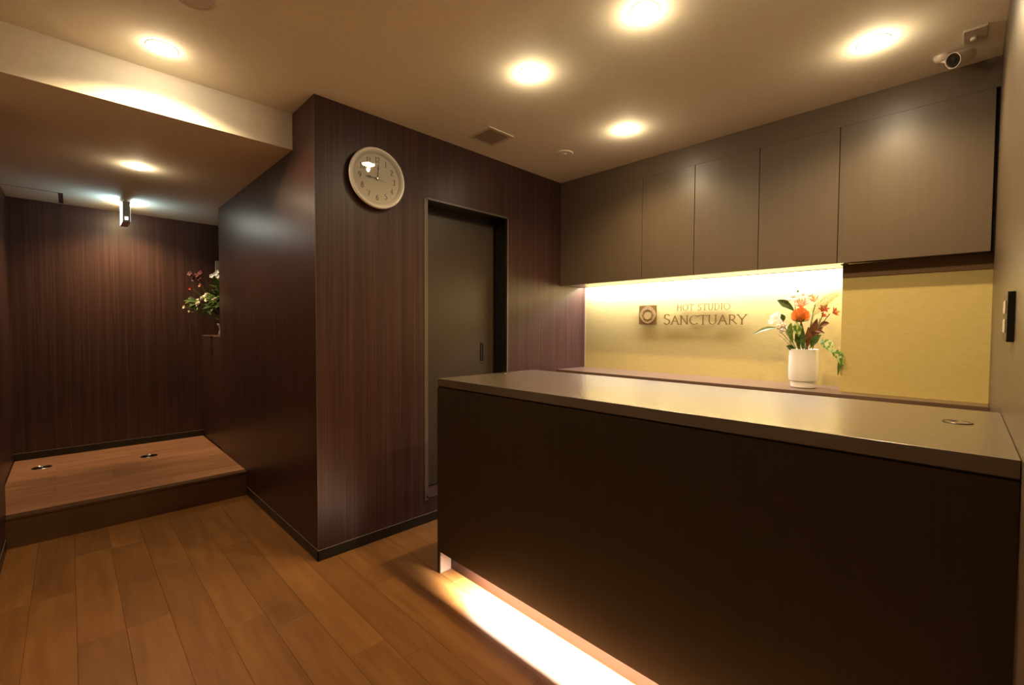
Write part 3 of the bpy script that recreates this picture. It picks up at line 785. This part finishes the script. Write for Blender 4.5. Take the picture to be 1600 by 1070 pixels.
def blade(name, label, pts, wd, m, nrm=(0, -1, .3), k0=0, fold=.25, peak=.4, wave=0, r=.0018, sm=G_stem):
    t = flower(name, label, 'leaf', pts[0])
    stem(t, inside(k0), pts[0], r, sm)
    o = finish(leaf(bmesh.new(), bez(*pts, 10), wd, nrm, fold, .0005, .03, peak, wave=wave), 'blade', m, t)
    return t
blade('long_leaf', 'long narrow green leaf reaching out to the far left', ((-.770, 2.94, 1.205), (-.830, 2.93, 1.215), (-.895, 2.92, 1.165)), .030, G_mid, (0, -.8, .7), 10)
blade('rounded_leaf', 'rounded dark green leaf sticking up at upper left of the bouquet', ((-.690, 2.95, 1.305), (-.715, 2.945, 1.345), (-.775, 2.94, 1.370)), .042, G_dark, (-.3, -1, .2), 11, peak=.6)
blade('rounded_leaf', 'small dark green leaf between the white blossoms and the pincushion', ((-.735, 2.915, 1.245), (-.728, 2.91, 1.268), (-.745, 2.91, 1.288)), .028, G_dark, (0, -1, .1), 12, peak=.5)
blade('variegated_leaf', 'pale streaked green leaf hanging in the centre below the pincushion', ((-.668, 2.89, 1.238), (-.655, 2.885, 1.215), (-.650, 2.89, 1.158)), .046, G_var, (0.2, -1, .2), 13, peak=.45)
blade('variegated_leaf', 'green leaf standing left of the centre below the pincushion', ((-.680, 2.905, 1.12), (-.700, 2.90, 1.19), (-.690, 2.90, 1.238)), .034, G_mid, (-.2, -1, .1), 14, peak=.55)
for j, (a_, b_, e_, w_) in enumerate((((-.600, 2.93, 1.14), (-.585, 2.92, 1.20), (-.570, 2.92, 1.262), .040), ((-.590, 2.92, 1.155), (-.570, 2.91, 1.185), (-.540, 2.91, 1.215), .034),
                          ((-.595, 2.915, 1.10), (-.580, 2.90, 1.145), (-.545, 2.90, 1.172), .040), ((-.615, 2.925, 1.10), (-.60, 2.92, 1.16), (-.612, 2.92, 1.215), .038), ((-.565, 2.95, 1.21), (-.545, 2.95, 1.24), (-.52, 2.95, 1.232), .030), ((-.59, 2.92, 1.19), (-.56, 2.90, 1.2), (-.53, 2.9, 1.178), .020))):
    t = flower('brown_leaf', ('tall reddish brown leaf rising beside the pincushion towards the red lilies', 'broad reddish brown leaf pointing right under the red lilies', 'dark green leaf low at the right of the vase mouth',
                                'upright reddish brown leaf just right of the pincushion', 'small reddish brown leaf close below the rightmost red lily', 'narrow reddish brown leaf curling down to the right')[j], 'leaf', a_, 'reddish brown leaves right of the pincushion')
    stem(t, inside(15+j), a_, .0018, G_stemb)
    finish(leaf(bmesh.new(), bez(a_, b_, e_, 8), w_, (-.2, -1, .2), .3, .0005, .03, .45), 'blade', G_brown if j != 2 else G_dark, t)
for j, (a_, b_, e_) in enumerate((((-.655, 2.93, 1.08), (-.66, 2.92, 1.15), (-.665, 2.915, 1.20)), ((-.635, 2.92, 1.08), (-.632, 2.91, 1.15), (-.640, 2.91, 1.215)), ((-.675, 2.93, 1.08), (-.690, 2.92, 1.10), (-.715, 2.91, 1.105)))):
    t = flower('upright_leaf', ('dark green upright leaf at the vase mouth, left of the tallest one', 'tallest dark green upright leaf at the vase mouth, under the streaked leaf', 'dark green leaf lying out over the left rim of the vase')[j], 'leaf', a_, 'dark green leaves at the vase mouth')
    stem(t, inside(21+j), a_, .0018)
    finish(leaf(bmesh.new(), bez(a_, b_, e_, 8), .030, (0, -1, .1), .3, .0005, .05, .5), 'blade', G_dark, t)
# fern frond
t = flower('fern_frond', 'yellow green feathery frond arching to the upper right', 'leaf', (-.59, 2.94, 1.29))
sp_ = bez((-.598, 2.94, 1.24), (-.585, 2.93, 1.345), (-.480, 2.93, 1.388), 24)
stem(t, inside(2), sp_[0], .0022)
bm = bmesh.new(); tube(bm, sp_, .0014, 5); finish(bm, 'rachis', G_pale, t)
for i in range(5, 25):
    p = sp_[i]; d = (sp_[min(i+1, 24)]-sp_[i-1]).normalized()
    for s in (-1, 1):
        u = Vector((-d.z, 0, d.x))*s; l = .040*(1-((i-12)/15.5)**2)
        e = p+(u*.8+d*.75).normalized()*l+Vector((0, -.004, 0))
        finish(leaf(bmesh.new(), bez(p, (p+e)/2+Vector((0, -.003, .001)), e, 3), .0040, (0, -1, .1), .2, .0003, .05, .4), 'leaflet', G_pale, t)
# trailing variegated leaves
blade('pothos_leaf', 'pale streaked leaf leaning out over the right rim of the vase', ((-.556, 2.93, 1.145), (-.520, 2.91, 1.130), (-.485, 2.90, 1.065)), .056, G_var, (.4, -1, .5), 24, wave=.12)
blade('pothos_leaf', 'green and white leaf drooping farthest to the lower right', ((-.505, 2.905, 1.095), (-.465, 2.895, 1.080), (-.446, 2.89, 1.000)), .046, G_var, (.5, -1, .5), 25, wave=.15)
blade('pothos_leaf', 'slim dark green leaf tip hanging lowest beside the vase', ((-.468, 2.90, 1.03), (-.460, 2.893, 1.0), (-.468, 2.893, .955)), .014, G_mid, (.3, -1, .2), 25)

# ------------------------------------------------------------------ hall bouquet on the low cabinet
FX, FY, FZ = -4.600, 1.035, 1.126
pt = thing('flower_pot', (FX, FY, FZ), 'pale flared flower pot on the low cabinet at the end of the hall', 'flower pot')
finish(lathe(bmesh.new(), [(0, 0), (.100, 0), (.104, .004), (.100, .03), (.092, .055), (.104, .085), (.112, .105), (.107, .105), (.090, .07), (0, .06)], (FX, FY, FZ), 32), 'body', mat('pot_ceramic', (.22, .17, .14), .4), pt, True)
HG = 'flowers and foliage of the hall bouquet'
pc = Vector((FX, FY, FZ+.08))
def hstem(t, e, m=G_stem): 
    bm = bmesh.new(); tube(bm, bez(pc, (pc+Vector(e))/2+Vector((0, 0, .04)), e, 5), .003, 5); return finish(bm, 'stem', m, t)
mums = [(-4.66, .835, 1.475), (-4.70, .80, 1.445), (-4.64, .865, 1.505), (-4.60, .860, 1.465), (-4.72, .86, 1.49), (-4.56, .90, 1.455), (-4.66, .80, 1.425), (-4.62, .93, 1.60), (-4.66, .97, 1.585)]
for k, q in enumerate(mums):
    if k < 7: q = (q[0], q[1], q[2]-.028)
    t = flower('white_chrysanthemum', ('large cream chrysanthemum in the middle of the bright cluster', 'leftmost cream chrysanthemum of the bright cluster', 'highest large cream chrysanthemum of the bright cluster', 'cream chrysanthemum towards the right of the bright cluster', 'cream chrysanthemum half hidden behind the bright cluster', 'rightmost large cream chrysanthemum of the hall bouquet', 'lowest large cream chrysanthemum of the hall bouquet', 'small cream chrysanthemum under the white orchids', 'small cream chrysanthemum beside the other one under the orchids')[k], 'flower', q, 'cream chrysanthemums of the hall bouquet')
    hstem(t, q); bm = bmesh.new()
    ax = (Vector(q)-pc).normalized()+Vector((.6, -.5, .1)); R_ = .034 if k < 7 else .022
    for n_, o_, f_ in ((10, .95, 1), (9, .75, .85), (7, .45, .7)): petals(bm, q, ax, n_, R_*f_, R_*.45, o_, .05, .3, .1)
    finish(bm, 'flower_head', mat('cream_petal', (.80, .76, .60), .5), t)
for k, q in enumerate(((-4.57, .912, 1.655), (-4.55, .925, 1.635), (-4.60, .890, 1.640), (-4.57, .925, 1.675))):
    t = flower('white_orchid', ('white orchid blossom in the middle of the top group in the hall', 'white orchid blossom at the right of the top group in the hall', 'white orchid blossom at the left of the top group in the hall', 'highest white orchid blossom, touching the card in the hall')[k], 'flower', q, 'white orchid blossoms at the top of the hall bouquet')
    hstem(t, q); bm = bmesh.new(); petals(bm, q, (.8, -.6, .2), 5, .021, .017, .93, .1, .15, .15)
    finish(bm, 'blossom', mat('orchid_white', (.68, .66, .64), .5), t)
for k, (q, L_) in enumerate((((-4.70, .755, 1.655), .03), ((-4.69, .80, 1.64), .03), ((-4.68, .825, 1.665), .028), ((-4.70, .78, 1.61), .025), ((-4.68, .815, 1.62), .028))):
    t = flower('burgundy_blossom', ('leftmost small burgundy blossom of the hall bouquet', 'burgundy blossom in the middle of the upper left cluster', 'burgundy blossom at the top right of the upper left cluster', 'lower left burgundy blossom of the cluster in the hall', 'lower right burgundy blossom of the cluster in the hall')[k], 'flower', q, 'burgundy blossoms of the hall bouquet')
    hstem(t, q, G_stemb); bm = bmesh.new(); petals(bm, q, (.6, -.7, .4), 5, L_, .018, .85, .1, .2, .3)
    finish(bm, 'blossom', mat('burgundy', (.11, .02, .03), .5), t)
for k, (q, c_) in enumerate((((-4.68, .765, 1.525), (.45, .06, .03)), ((-4.66, .83, 1.555), (.72, .36, .26)), ((-4.69, .72, 1.365), (.85, .80, .50)), ((-4.67, .745, 1.33), (.80, .75, .60)))):
    t = flower(('red_bud', 'pink_bloom', 'cream_bud', 'cream_bud')[k], ('pointed red bud at the left of the hall bouquet', 'pink bloom above the cream chrysanthemums in the hall', 'bright cream bud hanging at far left of the hall bouquet', 'lowest small cream bud at the left of the hall bouquet')[k], 'flower', q, HG)
    hstem(t, q); bm = bmesh.new(); petals(bm, q, (.4, -.8, .2), 7, .032 if k < 3 else .02, .016, .5, .05, .3, .1); finish(bm, 'flower_head', mat('bloom_%d' % k, c_, .5), t)
lg = []
for k in range(70):
    a = rnd.uniform(PI*.75, PI*1.9); el = rnd.uniform(-.35, 1.1); r = rnd.uniform(.14, .27)
    d = Vector((math.cos(a)*math.cos(el), math.sin(a)*math.cos(el), math.sin(el)))
    lg.append((pc+Vector((0, 0, .22))+d*r*.5, pc+Vector((0, 0, .22))+d*r))
lg += [(Vector((-4.67, .80, 1.42)), Vector((-4.70, .71, 1.40))), (Vector((-4.67, .82, 1.41)), Vector((-4.69, .70, 1.42))), (Vector((-4.67, .80, 1.40)), Vector((-4.70, .745, 1.345))), (Vector((-4.66, .83, 1.40)), Vector((-4.68, .76, 1.38))), (Vector((-4.66, .86, 1.38)), Vector((-4.66, .84, 1.28)))]
for k, (p, e) in enumerate(lg):
    t = flower('foliage_sprig', 'dark green leafy sprig filling the hall bouquet', 'leaf', p, 'green sprigs of the hall bouquet')
    hstem(t, p)
    mm = (G_dark, G_mid, G_dark)[k % 3]
    nn = Vector((.7, -.6, .5))
    finish(leaf(bmesh.new(), bez(p, (p+e)/2+Vector((0, 0, .02)), e, 5), .036, nn, .3, .0006), 'leaf', mm, t)
    s = (e-p).cross(nn).normalized()
    for q in (-1, 1):
        m0 = p.lerp(e, .25); finish(leaf(bmesh.new(), bez(m0, m0+s*q*.03+(e-p)*.2, m0+s*q*.055+(e-p)*.45, 4), .024, nn, .3, .0006), 'leaf', mm, t)
cd_ = thing('gift_card', (-4.60, 1.005, 1.79), 'pale upright card sticking out of the top of the hall bouquet', 'card')
finish(B(-4.602, -4.598, .918, 1.02, 1.690, 1.775), 'card_sheet', mat('card_paper', (.62, .58, .54), .6), cd_)
bm = bmesh.new(); tube(bm, [pc, (-4.60, .98, 1.70)], .002, 5); finish(bm, 'card_stick', G_stemb, cd_)
